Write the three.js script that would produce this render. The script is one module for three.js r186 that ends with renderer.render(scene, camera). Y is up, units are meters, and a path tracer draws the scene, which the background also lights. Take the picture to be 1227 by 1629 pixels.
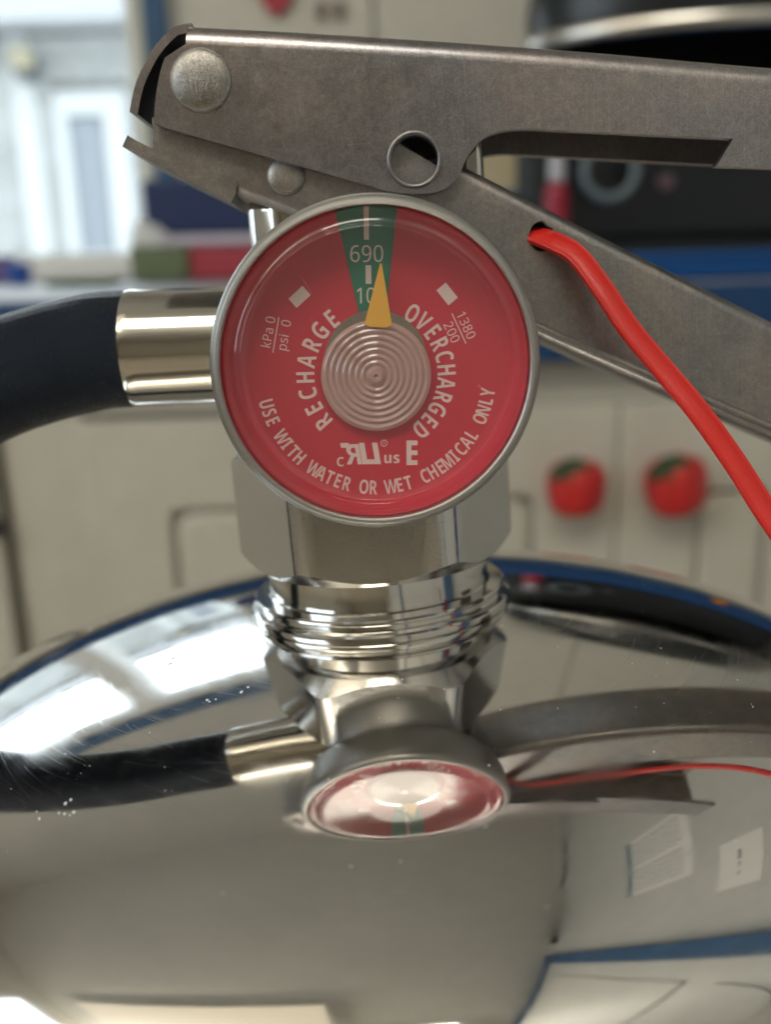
import * as THREE from 'three';
import { mergeGeometries, toCreasedNormals, mergeVertices } from 'three/addons/utils/BufferGeometryUtils.js';
import { RoundedBoxGeometry } from 'three/addons/geometries/RoundedBoxGeometry.js';
import { RectAreaLightUniformsLib } from 'three/addons/lights/RectAreaLightUniformsLib.js';
import { Brush, Evaluator, INTERSECTION } from 'three-bvh-csg';

/* ---------- camera, sky, lamps, exposure ---------- */
const scene = new THREE.Scene();
const rad = THREE.MathUtils.degToRad;
const camera = new THREE.PerspectiveCamera(2 * THREE.MathUtils.radToDeg(Math.atan(814.5 / 1500)), 772 / 1024, 0.01, 40);
camera.position.set(0.000648, 0.0143026, 0.1413046);
camera.rotation.order = 'XYZ';
camera.rotation.set(rad(-15.5), 0, rad(-1.6));
camera.focus = 0.117;
camera.userData.fStop = 13;
scene.background = new THREE.Color().setRGB(2.15, 2.38, 2.52);   // bright overcast sky seen through the window
RectAreaLightUniformsLib.init();
const LAMP = { color: new THREE.Color().setRGB(1, 0.82, 0.53), down: 0.75, panel: 6.4, up: 14, upColor: new THREE.Color().setRGB(1, 0.95, 0.82) };
const renderer = new THREE.WebGLRenderer();
renderer.toneMapping = THREE.LinearToneMapping;
renderer.toneMappingExposure = 1.5;
renderer.shadowMap.enabled = true;

/* ---------- helpers ---------- */
const V2 = (x, y) => new THREE.Vector2(x, y), V3 = (x, y, z) => new THREE.Vector3(x, y, z);
let seedN = 12345;
const rnd = () => { seedN = (Math.imul(seedN, 1664525) + 1013904223) >>> 0; return seedN / 4294967296; };
const used = new Map();
function numbered(n) { const k = used.get(n) ?? 0; used.set(n, k + 1); return k ? `${n}_${String(k).padStart(3, '0')}` : n; }
function tag(o, label, category, group, kind) {
  if (label) o.userData.label = label;
  if (category) o.userData.category = category;
  if (group) o.userData.group = group;
  if (kind) o.userData.kind = kind;
  return o;
}
function thing(name, label, category, pos = [0, 0, 0], group) {
  const g = new THREE.Group(); g.name = numbered(name); g.position.set(...pos); scene.add(g);
  return tag(g, label, category, group);
}
function put(name, geo, mat, parent = scene, top = false) {
  if (Array.isArray(geo)) geo = merge(geo);
  const m = new THREE.Mesh(geo, mat); m.name = parent === scene ? numbered(name) : name;
  m.castShadow = m.receiveShadow = true; parent.add(m); return m;
}
function merge(list) {
  return mergeGeometries(list.map((g) => {
    let h = g.index ? g.toNonIndexed() : g.clone();
    for (const k of Object.keys(h.attributes)) if (!['position', 'normal', 'uv'].includes(k)) h.deleteAttribute(k);
    if (!h.attributes.uv) h.setAttribute('uv', new THREE.BufferAttribute(new Float32Array(h.attributes.position.count * 2), 2));
    if (!h.attributes.normal) h.computeVertexNormals();
    return h;
  }));
}
const struct = (name, geo, mat) => { const m = put(name, geo, mat); m.userData.kind = 'structure'; return m; };
// boxes in metres with uv in metres
function bx(x0, x1, y0, y1, z0, z1, r = 0) {
  const w = x1 - x0, h = y1 - y0, d = z1 - z0;
  const g = r ? new RoundedBoxGeometry(w, h, d, 3, r) : new THREE.BoxGeometry(w, h, d);
  g.translate((x0 + x1) / 2, (y0 + y1) / 2, (z0 + z1) / 2);
  return uvWorld(g);
}
function uvWorld(g, s = 1) {
  g = g.index ? g.toNonIndexed() : g;
  const p = g.attributes.position, n = g.attributes.normal, uv = new Float32Array(p.count * 2);
  for (let i = 0; i < p.count; i++) {
    const ax = Math.abs(n.getX(i)), ay = Math.abs(n.getY(i)), az = Math.abs(n.getZ(i));
    const [u, v] = ax > ay && ax > az ? [p.getZ(i), p.getY(i)] : ay > az ? [p.getX(i), p.getZ(i)] : [p.getX(i), p.getY(i)];
    uv[i * 2] = u * s; uv[i * 2 + 1] = v * s;
  }
  g.setAttribute('uv', new THREE.BufferAttribute(uv, 2));
  return g;
}
function lathe(pts, seg = 96) { return new THREE.LatheGeometry(pts.map((p) => V2(...p)), seg); }
const creased = (g, a = 0.6) => toCreasedNormals(g.index ? g.toNonIndexed() : g, a);

/* noise textures */
function noiseGrid(n, cells, rand) {   // tileable value noise
  const g = new Float32Array(cells * cells).map(() => rand()), o = new Float32Array(n * n), sm = (t) => t * t * (3 - 2 * t);
  for (let y = 0; y < n; y++) for (let x = 0; x < n; x++) {
    const fx = x / n * cells, fy = y / n * cells, x0 = Math.floor(fx), y0 = Math.floor(fy), tx = sm(fx - x0), ty = sm(fy - y0), x1 = (x0 + 1) % cells, y1 = (y0 + 1) % cells;
    o[y * n + x] = (g[y0 * cells + x0] * (1 - tx) + g[y0 * cells + x1] * tx) * (1 - ty) + (g[y1 * cells + x0] * (1 - tx) + g[y1 * cells + x1] * tx) * ty;
  }
  return o;
}
function dataTex(n, f, srgb = false) {
  const d = new Uint8Array(n * n * 4);
  for (let i = 0; i < n * n; i++) { const v = f(i % n, Math.floor(i / n), i); for (let c = 0; c < 3; c++) d[i * 4 + c] = Math.max(0, Math.min(255, (Array.isArray(v) ? v[c] : v) * 255)); d[i * 4 + 3] = 255; }
  const t = new THREE.DataTexture(d, n, n); t.magFilter = THREE.LinearFilter; t.wrapS = t.wrapT = THREE.RepeatWrapping;
  if (srgb) t.colorSpace = THREE.SRGBColorSpace; t.needsUpdate = true; return t;
}
const rep = (t, x, y) => { const c = t.clone(); c.repeat.set(x, y); c.needsUpdate = true; return c; };
const N = 512, nA = noiseGrid(N, 6, rnd), nB = noiseGrid(N, 24, rnd), nC = noiseGrid(N, 96, rnd), nD = noiseGrid(N, 256, rnd);
const mottle = dataTex(N, (x, y, i) => 0.86 + 0.10 * (nA[i] - 0.5) + 0.08 * (nB[i] - 0.5) + 0.05 * (nC[i] - 0.5), true);
const paint = dataTex(N, (x, y, i) => 0.97 + 0.03 * (nA[i] - 0.5) + 0.025 * (nB[i] - 0.5) + 0.02 * (nC[i] - 0.5), true);
const grit = dataTex(N, (x, y, i) => 0.5 + 0.5 * (nC[i] - 0.5) + 0.5 * (nD[i] - 0.5));
const mildRough = dataTex(N, (x, y, i) => 0.84 + 0.1 * (nA[i] - 0.5) + 0.1 * (nB[i] - 0.5) + 0.12 * (nC[i] - 0.5) + 0.12 * (nD[i] - 0.5));
const steelRough = dataTex(N, (x, y, i) => 0.62 + 0.3 * (nB[i] - 0.5) + 0.25 * (nC[i] - 0.5) + 0.25 * (nD[i] - 0.5));
const wornSteel = (() => {   // stamped steel: blotches, brown tarnish, drawn grain, scuffs
  const n = 1024, a = noiseGrid(n, 5, rnd), b = noiseGrid(n, 22, rnd), c = noiseGrid(n, 90, rnd), d = noiseGrid(n, 400, rnd), col = new Float32Array(n).map(() => rnd()), scr = new Float32Array(n * n);
  for (let k = 0; k < 420; k++) { let x = rnd() * n, y = rnd() * n; const l = 8 + rnd() * 60, w = rnd() * 6.3, v = (rnd() - 0.35) * 0.35; for (let t = 0; t < l; t++) scr[((Math.floor(y + t * Math.sin(w)) + 2 * n) % n) * n + ((Math.floor(x + t * Math.cos(w)) + 2 * n) % n)] = v; }
  return dataTex(n, (x, y, i) => {
    const g = 0.82 + 0.08 * (a[i] - 0.5) + 0.06 * (b[i] - 0.5) + 0.06 * (c[i] - 0.5) + 0.14 * (d[i] - 0.5) + 0.06 * (col[x] - 0.5) + 1.0 * scr[i], t = Math.max(0, Math.min(1, (a[i] + 0.5 * b[i] - 0.62) * 2.2));
    return [g * (1 + 0.01 * t), g * (1 - 0.02 * t), g * (1 - 0.045 * t)];
  }, true);
})();
// polished tank: fine circumferential polishing lines, smudges and a few scratches in the roughness
const tankRough = (() => {
  const n = 1024, a = noiseGrid(n, 9, rnd), b = noiseGrid(n, 40, rnd), line = new Float32Array(n).map(() => rnd());
  const scr = new Float32Array(n * n);
  for (let k = 0; k < 260; k++) { let x = rnd() * n, y = rnd() * n, l = 20 + rnd() * 90, a2 = (rnd() - 0.5) * 0.7; for (let t = 0; t < l; t++) scr[((Math.floor(y + t * Math.sin(a2)) + n) % n) * n + (Math.floor(x + t * Math.cos(a2)) % n)] = 0.55; }
  return dataTex(n, (x, y, i) => 0.22 + 0.75 * Math.max(0, a[i] - 0.48) + 0.22 * (b[i] - 0.5) + 0.16 * (line[y] - 0.5) + scr[i]);
})();

/* materials */
const std = (o) => new THREE.MeshStandardMaterial(o);
const rgb = (r, g, b) => new THREE.Color().setRGB(r, g, b);
const M = {
  tank: std({ color: rgb(0.74, 0.725, 0.70), metalness: 1, roughness: 0.23, roughnessMap: rep(tankRough, 3, 2) }),
  chrome: std({ color: rgb(0.66, 0.645, 0.62), metalness: 1, roughness: 0.09 }),
  ferrule: std({ color: rgb(0.66, 0.64, 0.60), metalness: 1, roughness: 0.11 }),
  nut: std({ color: rgb(0.60, 0.60, 0.60), metalness: 1, roughness: 0.22, roughnessMap: rep(steelRough, 30, 30), bumpMap: rep(grit, 40, 40), bumpScale: 0.00001 }),
  steel: std({ color: rgb(0.53, 0.515, 0.54), map: rep(wornSteel, 18, 18), metalness: 1, roughness: 0.40, roughnessMap: rep(mildRough, 20, 20), bumpMap: rep(grit, 45, 12), bumpScale: 0.000009 }),
  handle: std({ color: rgb(0.51, 0.495, 0.50), map: rep(wornSteel, 25, 25), metalness: 1, roughness: 0.46, roughnessMap: rep(mildRough, 24, 24), bumpMap: rep(grit, 40, 40), bumpScale: 0.000018 }),
  rivet: std({ color: rgb(0.55, 0.53, 0.50), map: rep(wornSteel, 40, 40), metalness: 1, roughness: 0.2, bumpMap: rep(wornSteel, 60, 60), bumpScale: 0.00009 }),
  bezel: std({ color: rgb(0.47, 0.465, 0.45), metalness: 1, roughness: 0.4, bumpMap: rep(grit, 6, 2), bumpScale: 0.00001 }),
  hose: new THREE.MeshPhysicalMaterial({ color: rgb(0.007, 0.013, 0.026), specularIntensity: 0.55, roughness: 0.3, bumpMap: rep(grit, 26, 5), roughnessMap: rep(mildRough, 12, 3), bumpScale: 0.00014 }),
  rubber: std({ color: rgb(0.012, 0.012, 0.014), roughness: 0.6 }),
  lens: new THREE.MeshPhysicalMaterial({ color: rgb(1, 1, 1), transmission: 0.965, thickness: 0, roughness: 0.08, ior: 1.6 }),
  glass: new THREE.MeshPhysicalMaterial({ color: rgb(0.96, 0.98, 1), transmission: 1, thickness: 0, roughness: 0, ior: 1.5 }),
  coil: new THREE.MeshPhysicalMaterial({ color: rgb(0.46, 0.29, 0.27), roughness: 0.12, clearcoat: 0.6, clearcoatRoughness: 0.1 }),
  pointer: std({ color: rgb(0.75, 0.40, 0.045), roughness: 0.5 }),
  seal: new THREE.MeshPhysicalMaterial({ color: rgb(0.62, 0.018, 0.012), roughness: 0.42, roughnessMap: rep(mildRough, 40, 40), bumpMap: rep(grit, 60, 60), bumpScale: 0.00003, clearcoat: 0.1, clearcoatRoughness: 0.3 }),
  cabinet: std({ color: rgb(0.61, 0.59, 0.525), map: rep(paint, 2, 2), roughness: 0.5 }),
  wall: std({ color: rgb(0.60, 0.585, 0.54), map: rep(paint, 1, 1), roughness: 0.85 }),
  ceiling: std({ color: rgb(0.78, 0.755, 0.70), map: rep(paint, 0.7, 0.7), roughness: 0.9 }),
  floor: std({ color: rgb(0.50, 0.43, 0.33), map: rep(mottle, 1, 1), roughness: 0.5 }),
  blue: std({ color: rgb(0.035, 0.13, 0.29), roughness: 0.45, map: rep(mottle, 4, 4) }),
  navy: std({ color: rgb(0.006, 0.05, 0.16), roughness: 0.4 }),
  trayBlue: std({ color: rgb(0.004, 0.085, 0.32), roughness: 0.4 }),
  laminate: std({ color: rgb(0.55, 0.58, 0.64), roughness: 0.4, map: rep(mottle, 4, 4) }),
  trim: std({ color: rgb(0.60, 0.62, 0.62), roughness: 0.5 }),
  white: std({ color: rgb(0.8, 0.8, 0.78), roughness: 0.5 }),
  siding: std({ color: rgb(0.62, 0.64, 0.635), roughness: 0.6, map: rep(mottle, 1.3, 1.3) }),
  black: std({ color: rgb(0.012, 0.016, 0.020), roughness: 0.3 }),
  blackMatte: std({ color: rgb(0.018, 0.024, 0.028), roughness: 0.6 }),
  grey: std({ color: rgb(0.27, 0.28, 0.31), roughness: 0.4 }),
  door: std({ color: rgb(0.62, 0.605, 0.56), roughness: 0.5, map: rep(paint, 2, 2) }),
  lampCase: std({ color: rgb(0.8, 0.78, 0.72), roughness: 0.5 }),
};
const flat = (r, g, b, ro = 0.5) => std({ color: rgb(r, g, b), roughness: ro });

/* ---------- the room (metres; origin on the extinguisher's axis at the height of its gauge) ---------- */
const FLOOR = -0.62, CEIL = 1.75, XL = -2.5, XR = 0.475, ZB = -1.10, ZF = 5.0, T = 0.12;
const WIN = { x0: -2.2, x1: -0.285, y0: 0.003, y1: 0.60 };
struct('floor', bx(XL, XR, FLOOR - 0.1, FLOOR, ZB, ZF), M.floor);
struct('ceiling', bx(XL, XR, CEIL, CEIL + 0.1, ZB, ZF), M.ceiling);
{
  const s = new THREE.Shape([V2(XL - T, FLOOR - 0.1), V2(XR + T, FLOOR - 0.1), V2(XR + T, CEIL + 0.1), V2(XL - T, CEIL + 0.1)]);
  s.holes.push(new THREE.Path([V2(WIN.x0, WIN.y0), V2(WIN.x0, WIN.y1), V2(WIN.x1, WIN.y1), V2(WIN.x1, WIN.y0)]));
  const g = new THREE.ExtrudeGeometry(s, { depth: T, bevelEnabled: false }); g.translate(0, 0, ZB - T);
  struct('wall_back', uvWorld(g), M.wall);
}
const WL = { z0: 0.38, z1: 2.3, y0: 0.25, y1: 1.5 };
struct('wall_left', [bx(XL - T, XL, FLOOR - 0.1, WL.y0, ZB, ZF), bx(XL - T, XL, WL.y1, CEIL + 0.1, ZB, ZF), bx(XL - T, XL, WL.y0, WL.y1, ZB, WL.z0), bx(XL - T, XL, WL.y0, WL.y1, WL.z1, ZF)], M.wall);
struct('wall_right', bx(XR, XR + T, FLOOR - 0.1, CEIL + 0.1, ZB, ZF), M.wall);
struct('wall_front', bx(XL - T, XR + T, FLOOR - 0.1, CEIL + 0.1, ZF, ZF + T), std({ color: rgb(0.56, 0.50, 0.41), map: rep(paint, 1, 1), roughness: 0.85 }));
struct('ground', [bx(-9, 9, -0.98, -0.9, -7, ZB - T - 0.02), bx(-9, XL - T - 0.02, -0.98, -0.9, ZB - T - 0.02, 7)], flat(0.48, 0.48, 0.45, 0.9));

/* window with blue casing */
{
  const w = thing('window', 'bright window with blue casing in the wall left of the extinguisher', 'window', [(WIN.x0 + WIN.x1) / 2, WIN.y0, ZB]);
  const ox = (WIN.x0 + WIN.x1) / 2, oy = WIN.y0, P = (n, list, m) => put(n, list.map(([a, b, c, d, e, f]) => bx(a - ox, b - ox, c - oy, d - oy, e, f)), m, w);
  const { x0, x1, y0, y1 } = WIN, mx = -0.60;
  P('window_frame', [[x0, x1, y0, y0 + 0.018, -0.09, -0.012], [x0, x1, y1 - 0.03, y1, -0.09, -0.012], [x0, x0 + 0.022, y0 + 0.018, y1 - 0.03, -0.09, -0.012], [x1 - 0.012, x1, y0 + 0.018, y1 - 0.03, -0.09, -0.012]], M.white);
  const mull = [x0 + 0.022 - 0.03, -1.68, -1.14, mx, x1 - 0.012 + 0.03];
  for (const m of mull.slice(1, 4)) P('mullion', [[m - 0.03, m + 0.03, y0 + 0.018, y1 - 0.03, -0.085, -0.005]], M.white);
  for (let k = 0; k < 4; k++) {
    const a = mull[k] + 0.03, b = mull[k + 1] - 0.03;
    put('pane', new THREE.PlaneGeometry(b - a, y1 - y0 - 0.048).translate((a + b) / 2 - ox, (y0 + 0.018 + y1 - 0.03) / 2 - oy, -0.05), M.glass, w);
  }
  P('window_stop', [[x1 + 0.002, x1 + 0.016, y0 - 0.004, y1 + 0.0, 0.002, 0.014]], flat(0.6, 0.6, 0.52));
  P('casing', [[x1 + 0.016, x1 + 0.043, y0 - 0.012, y1 + 0.06, 0.001, 0.02], [x0 - 0.043, x1 + 0.016, y1 + 0.004, y1 + 0.06, 0.001, 0.02], [x0 - 0.043, x0 - 0.004, y0 - 0.012, y1 + 0.004, 0.001, 0.02]], M.blue);
}

{
  const w = thing('side_window', 'wide bright window in the left wall, mirrored at the lower left edge of the tank', 'window', [XL, WL.y0, (WL.z0 + WL.z1) / 2]);
  const h = WL.y1 - WL.y0, d = (WL.z1 - WL.z0) / 2;
  put('window_frame', [bx(-0.09, -0.03, 0, 0.04, -d, d), bx(-0.09, -0.03, h - 0.04, h, -d, d), bx(-0.09, -0.03, 0.04, h - 0.04, -d, -d + 0.04), bx(-0.09, -0.03, 0.04, h - 0.04, d - 0.04, d)], M.white, w);
  put('mullion', bx(-0.085, -0.035, 0.04, h - 0.04, -0.025, 0.025), M.white, w);
  for (const k of [-1, 1]) put('pane', new THREE.PlaneGeometry(d - 0.065, h - 0.08).rotateY(Math.PI / 2).translate(-0.06, h / 2, k * (d - 0.015) / 2), M.glass, w);
}

/* the white house outside */
{
  const Z = -3.6, h = thing('white_house', 'white clapboard house outside the window with a narrow storm door', 'house', [-1.1, -0.9, Z]);
  const ox = -1.1, oy = -0.9, B = (x0, x1, y0, y1, z0, z1, r) => bx(x0 - ox, x1 - ox, y0 - oy, y1 - oy, z0, z1, r);
  put('wall', B(-3.2, 1.6, -0.9, 0.80, -0.3, -0.02), M.siding, h);
  for (let k = 0; k < 24; k++) {
    const y = -0.9 + k * 0.07, mk = (a, b) => {
      const g = new THREE.BoxGeometry(b - a, 0.078, 0.014); g.rotateX(0.13 + 0.01 * rnd()); g.translate((a + b) / 2 - ox, y + 0.035 - oy, 0.004);
      put('siding_board', uvWorld(g), M.siding, h);
    };
    if (y < -0.08) mk(-3.2, 1.6);
    else if (y < 0.60) { mk(-3.2, -1.315); mk(-1.235, -1.172); mk(-0.90, 1.6); } else { mk(-3.2, -1.315); mk(-1.235, 1.6); }
  }
  put('corner_board', B(-1.315, -1.235, -0.9, 0.79, 0.0, 0.03), M.trim, h);
  const d = put('storm_door', [B(-1.165, -1.125, -0.12, 0.60, 0.002, 0.035), B(-0.99, -0.905, -0.12, 0.60, 0.002, 0.035), B(-1.125, -0.99, 0.52, 0.60, 0.002, 0.035), B(-1.125, -0.99, 0.0, 0.04, 0.002, 0.03), B(-1.125, -0.99, -0.12, -0.09, 0.002, 0.03)], M.trim, h);
  put('glass_panel', B(-1.125, -0.99, 0.04, 0.52, 0.004, 0.012), flat(0.30, 0.33, 0.37, 0.25), d);
  put('lower_panel', B(-1.125, -0.99, -0.09, 0.0, 0.004, 0.014), flat(0.45, 0.52, 0.56, 0.4), d);
  put('soffit', [B(-3.2, 1.6, 0.80, 0.83, -0.3, 0.22), B(-3.2, 1.6, 0.832, 0.90, 0.19, 0.225)], flat(0.55, 0.57, 0.6), h);
  put('roof', B(-3.2, 1.6, 0.902, 0.93, -0.5, 0.25), flat(0.13, 0.12, 0.11, 0.9), h);
  const l = put('wall_lamp', [new THREE.CylinderGeometry(0.05, 0.05, 0.02, 20).rotateX(Math.PI / 2).translate(-1.245 - ox, 0.68 - oy, 0.04), new THREE.CylinderGeometry(0.012, 0.012, 0.1, 10).rotateX(Math.PI / 2).translate(-1.245 - ox, 0.64 - oy, 0.08)], flat(0.16, 0.18, 0.2), h);
  put('lamp_globe', new THREE.SphereGeometry(0.045, 20, 14).translate(-1.24 - ox, 0.70 - oy, 0.10), flat(0.42, 0.38, 0.26, 0.3), l);
}

/* counter and base cabinet */
const CZ = -0.52;
{
  const c = thing('countertop', 'pale laminate countertop with a dark blue front edge below the window', 'countertop', [-0.4, -0.061, CZ]);
  put('top', bx(XL + 0.402, XR + 0.398, 0.012, 0.05, ZB - CZ + 0.002, 0.012, 0.003), M.laminate, c);
  put('edge_band', bx(XL + 0.402, XR + 0.398, 0.0, 0.049, 0.0125, 0.03, 0.004), M.navy, c);
  put('backsplash', bx(XL + 0.402, XR + 0.398, 0.051, 0.06, ZB - CZ + 0.003, ZB - CZ + 0.02), M.laminate, c);
}
{
  const c = thing('base_cabinet', 'cream kitchen cabinet with raised panel doors and two red apple knobs', 'cabinet', [0, FLOOR, CZ]);
  const oy = FLOOR, B = (x0, x1, y0, y1, z0, z1, r) => bx(x0, x1, y0 - oy, y1 - oy, z0, z1, r);
  put('carcass', [B(XL + 0.002, XR - 0.002, FLOOR + 0.08, -0.062, ZB - CZ + 0.003, -0.012), B(XL + 0.002, XR - 0.002, FLOOR, FLOOR + 0.08, ZB - CZ + 0.003, -0.07)], M.cabinet, c);
  put('top_rail', B(-0.272, XR - 0.002, -0.0915, -0.0615, -0.0118, 0.004, 0.0015), M.cabinet, c);
  put('stile', B(-0.2685, -0.2115, FLOOR + 0.08, -0.0925, -0.0118, 0.004, 0.0015), M.cabinet, c);
  function door(x0, x1, top) {
    const y0 = FLOOR + 0.1, s = 0.053, r = 0.018;
    const sh = new THREE.Shape([V2(x0, y0), V2(x1, y0), V2(x1, top), V2(x0, top)]);
    const rr = (p, a, b, cc, d, q) => { p.moveTo(a + q, cc); p.lineTo(a + q, d - q); p.quadraticCurveTo(a + q, d, a + 2 * q, d); p.lineTo(b - 2 * q, d); p.quadraticCurveTo(b - q, d, b - q, d - q); p.lineTo(b - q, cc); p.closePath(); return p; };
    sh.holes.push(rr(new THREE.Path(), x0 + s - 0.012, x1 - s + 0.012, y0 + s, top - s - 0.006, 0.012));
    const g = new THREE.ExtrudeGeometry(sh, { depth: 0.012, bevelEnabled: true, bevelSize: 0.0025, bevelThickness: 0.0025, bevelSegments: 3, curveSegments: 8 });
    g.translate(0, -oy, 0);
    const d = put('door', uvWorld(g), M.cabinet, c);
    const a = new THREE.Shape(); rr(a, x0 + s - 0.002, x1 - s + 0.002, y0 + s + 0.008, top - s - 0.017, 0.012);
    const pg = new THREE.ExtrudeGeometry(a, { depth: 0.0045, bevelEnabled: true, bevelSize: 0.006, bevelThickness: 0.006, bevelSegments: 2, curveSegments: 8 });
    pg.translate(0, -oy, 0.002);
    put('panel', [uvWorld(pg), B(x0 + s - 0.013, x1 - s + 0.013, y0 + s - 0.001, top - s - 0.004, -0.008, 0.0035)], M.cabinet, d);
    return d;
  }
  door(-0.2085, -0.013, -0.098); const dB = door(0.0, 0.1625, -0.0945), dC = door(0.1685, 0.331, -0.0945); door(0.337, XR - 0.004, -0.0945);
  door(-0.49, -0.2785, -0.098); door(-0.71, -0.496, -0.098); door(-0.93, -0.716, -0.098);
  put('hinge', B(-0.279, -0.2735, -0.176, -0.163, 0.008, 0.019, 0.002), M.rubber, c);
  // apple knobs
  function apple(d, x, y, w, turn, ripe) {
    const pr = [[0.0, 0.33], [0.05, 0.36], [0.14, 0.43], [0.28, 0.47], [0.41, 0.40], [0.49, 0.24], [0.5, 0.06], [0.48, -0.14], [0.435, -0.29], [0.34, -0.41], [0.21, -0.475], [0.1, -0.47], [0.04, -0.43], [0, -0.41]];
    const curve = new THREE.SplineCurve(pr.map((p) => V2(...p))), g = new THREE.LatheGeometry(curve.getPoints(40), 40);
    const p = g.attributes.position, col = new Float32Array(p.count * 3);
    for (let i = 0; i < p.count; i++) {
      const a = Math.atan2(p.getZ(i), p.getX(i)), k = 1 + 0.025 * Math.cos(5 * a) * (p.getY(i) < 0 ? 1 : 0.3); p.setX(i, p.getX(i) * k); p.setZ(i, p.getZ(i) * k * 0.8);
      const yy = p.getY(i), st = 0.5 + 0.5 * Math.sin(a * 23 + 3 * Math.sin(a * 7)), b = THREE.MathUtils.smoothstep(-yy, 0.36, 0.47) * ripe;
      col.set([0.50 + 0.12 * st - 0.05 * b, 0.012 + 0.025 * st * (yy > 0.1 ? 1 : 0.4) + 0.17 * b, 0.022 + 0.01 * b], i * 3);
    }
    g.computeVertexNormals(); g.setAttribute('color', new THREE.BufferAttribute(col, 3));
    g.scale(w, w, w); g.rotateZ(turn); g.translate(x, y - oy, 0.032);
    const m = put('knob', g, appleMat, d);
    const leaves = [];
    for (const [lx, ly, rz, len] of [[-0.2, 0.40, 1.75, 0.5], [-0.04, 0.44, 1.25, 0.42], [-0.3, 0.34, 2.3, 0.36], [-0.12, 0.36, 2.9, 0.34]]) {
      const s = new THREE.Shape(); s.moveTo(0, -len * 0.5); s.quadraticCurveTo(len * 0.42, 0, 0, len * 0.6); s.quadraticCurveTo(-len * 0.42, 0, 0, -len * 0.5);
      const lg = new THREE.ExtrudeGeometry(s, { depth: 0.03, bevelEnabled: true, bevelSize: 0.02, bevelThickness: 0.02, bevelSegments: 2 });
      lg.rotateZ(rz); lg.rotateX(-0.35); lg.translate(lx, ly + 0.03, 0.27); leaves.push(lg);
    }
    leaves.push(new THREE.CylinderGeometry(0.025, 0.035, 0.2, 10).rotateZ(-0.25).translate(0.02, 0.48, 0.05));
    const lg = merge(leaves); lg.scale(w, w, w); lg.rotateZ(turn); lg.translate(x, y - oy, 0.032);
    put('knob_leaf', lg, flat(0.022, 0.05, 0.016, 0.5), d);
  }
  const appleMat = new THREE.MeshPhysicalMaterial({ vertexColors: true, roughness: 0.38, clearcoat: 0.3, clearcoatRoughness: 0.25 });
  apple(dB, 0.1325, -0.1475, 0.0405, 0.03, 1); apple(dC, 0.2015, -0.148, 0.0435, 0.14, 0.25);
}

/* things on the counter */
const CT = -0.0105;   // counter surface
{
  const t = thing('blue_tray', 'bright blue flat tray at the front of the counter, right side', 'tray', [0.265, CT, -0.55]);
  put('tray_body', new RoundedBoxGeometry(0.41, 0.0165, 0.08, 4, 0.005).translate(0, 0.0086, 0), M.trayBlue, t);
  put('tray_rim', new RoundedBoxGeometry(0.416, 0.005, 0.086, 3, 0.0024).translate(0, 0.0155, 0), M.trayBlue, t);
}
{
  const a = thing('countertop_oven', 'black countertop appliance behind the levers on the right', 'appliance', [0.285, CT, -0.76]);
  put('body', new RoundedBoxGeometry(0.34, 0.158, 0.24, 4, 0.012).translate(0, 0.081, 0), M.blackMatte, a);
  put('front_panel', new RoundedBoxGeometry(0.31, 0.12, 0.012, 3, 0.004).translate(0.005, 0.09, 0.122), M.black, a);
  for (let k = 0; k < 7; k++) put('rib', new RoundedBoxGeometry(0.006, 0.052, 0.005, 2, 0.002).translate(0.01 + k * 0.022, 0.112, 0.1305), M.blackMatte, a);
  for (let k = 0; k < 6; k++) put('foot', new THREE.CylinderGeometry(0.009, 0.007, 0.012, 16).translate(-0.14 + k * 0.055, 0.006, 0.132), M.rubber, a);
  put('indicator', new THREE.CylinderGeometry(0.006, 0.006, 0.006, 16).rotateX(Math.PI / 2).translate(-0.06, 0.07, 0.131), flat(0.16, 0.1, 0.13), a);
}
tag(put('plastic_ring', new THREE.TorusGeometry(0.0195, 0.0036, 14, 48).translate(0.1775, 0.0675, -0.612), std({ color: rgb(0.16, 0.2, 0.23), roughness: 0.35 })), 'pale grey ring hanging in front of the black appliance', 'ring');
{
  const b = thing('small_bottle', 'small red bottle with a white top in front of the black appliance', 'bottle', [0.1375, CT, -0.612]);
  put('bottle_body', lathe([[0, 0], [0.0085, 0], [0.0095, 0.002], [0.0095, 0.062], [0.008, 0.068], [0.005, 0.071], [0, 0.071]], 28), flat(0.34, 0.018, 0.045, 0.35), b);
  put('cap', lathe([[0, 0.0705], [0.0062, 0.0705], [0.0066, 0.073], [0.0058, 0.1], [0.004, 0.104], [0, 0.104]], 28), flat(0.5, 0.5, 0.55, 0.4), b);
}
{
  const c = thing('small_carton', 'small beige carton with a blue band beside the valve', 'carton', [0.102, CT, -0.70]);
  put('carton_body', new RoundedBoxGeometry(0.05, 0.118, 0.05, 2, 0.002).translate(0, 0.0592, 0), flat(0.5, 0.43, 0.28, 0.6), c);
  put('band', new RoundedBoxGeometry(0.051, 0.066, 0.051, 2, 0.001).translate(0.0, 0.036, 0), M.trayBlue, c);
}
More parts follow.
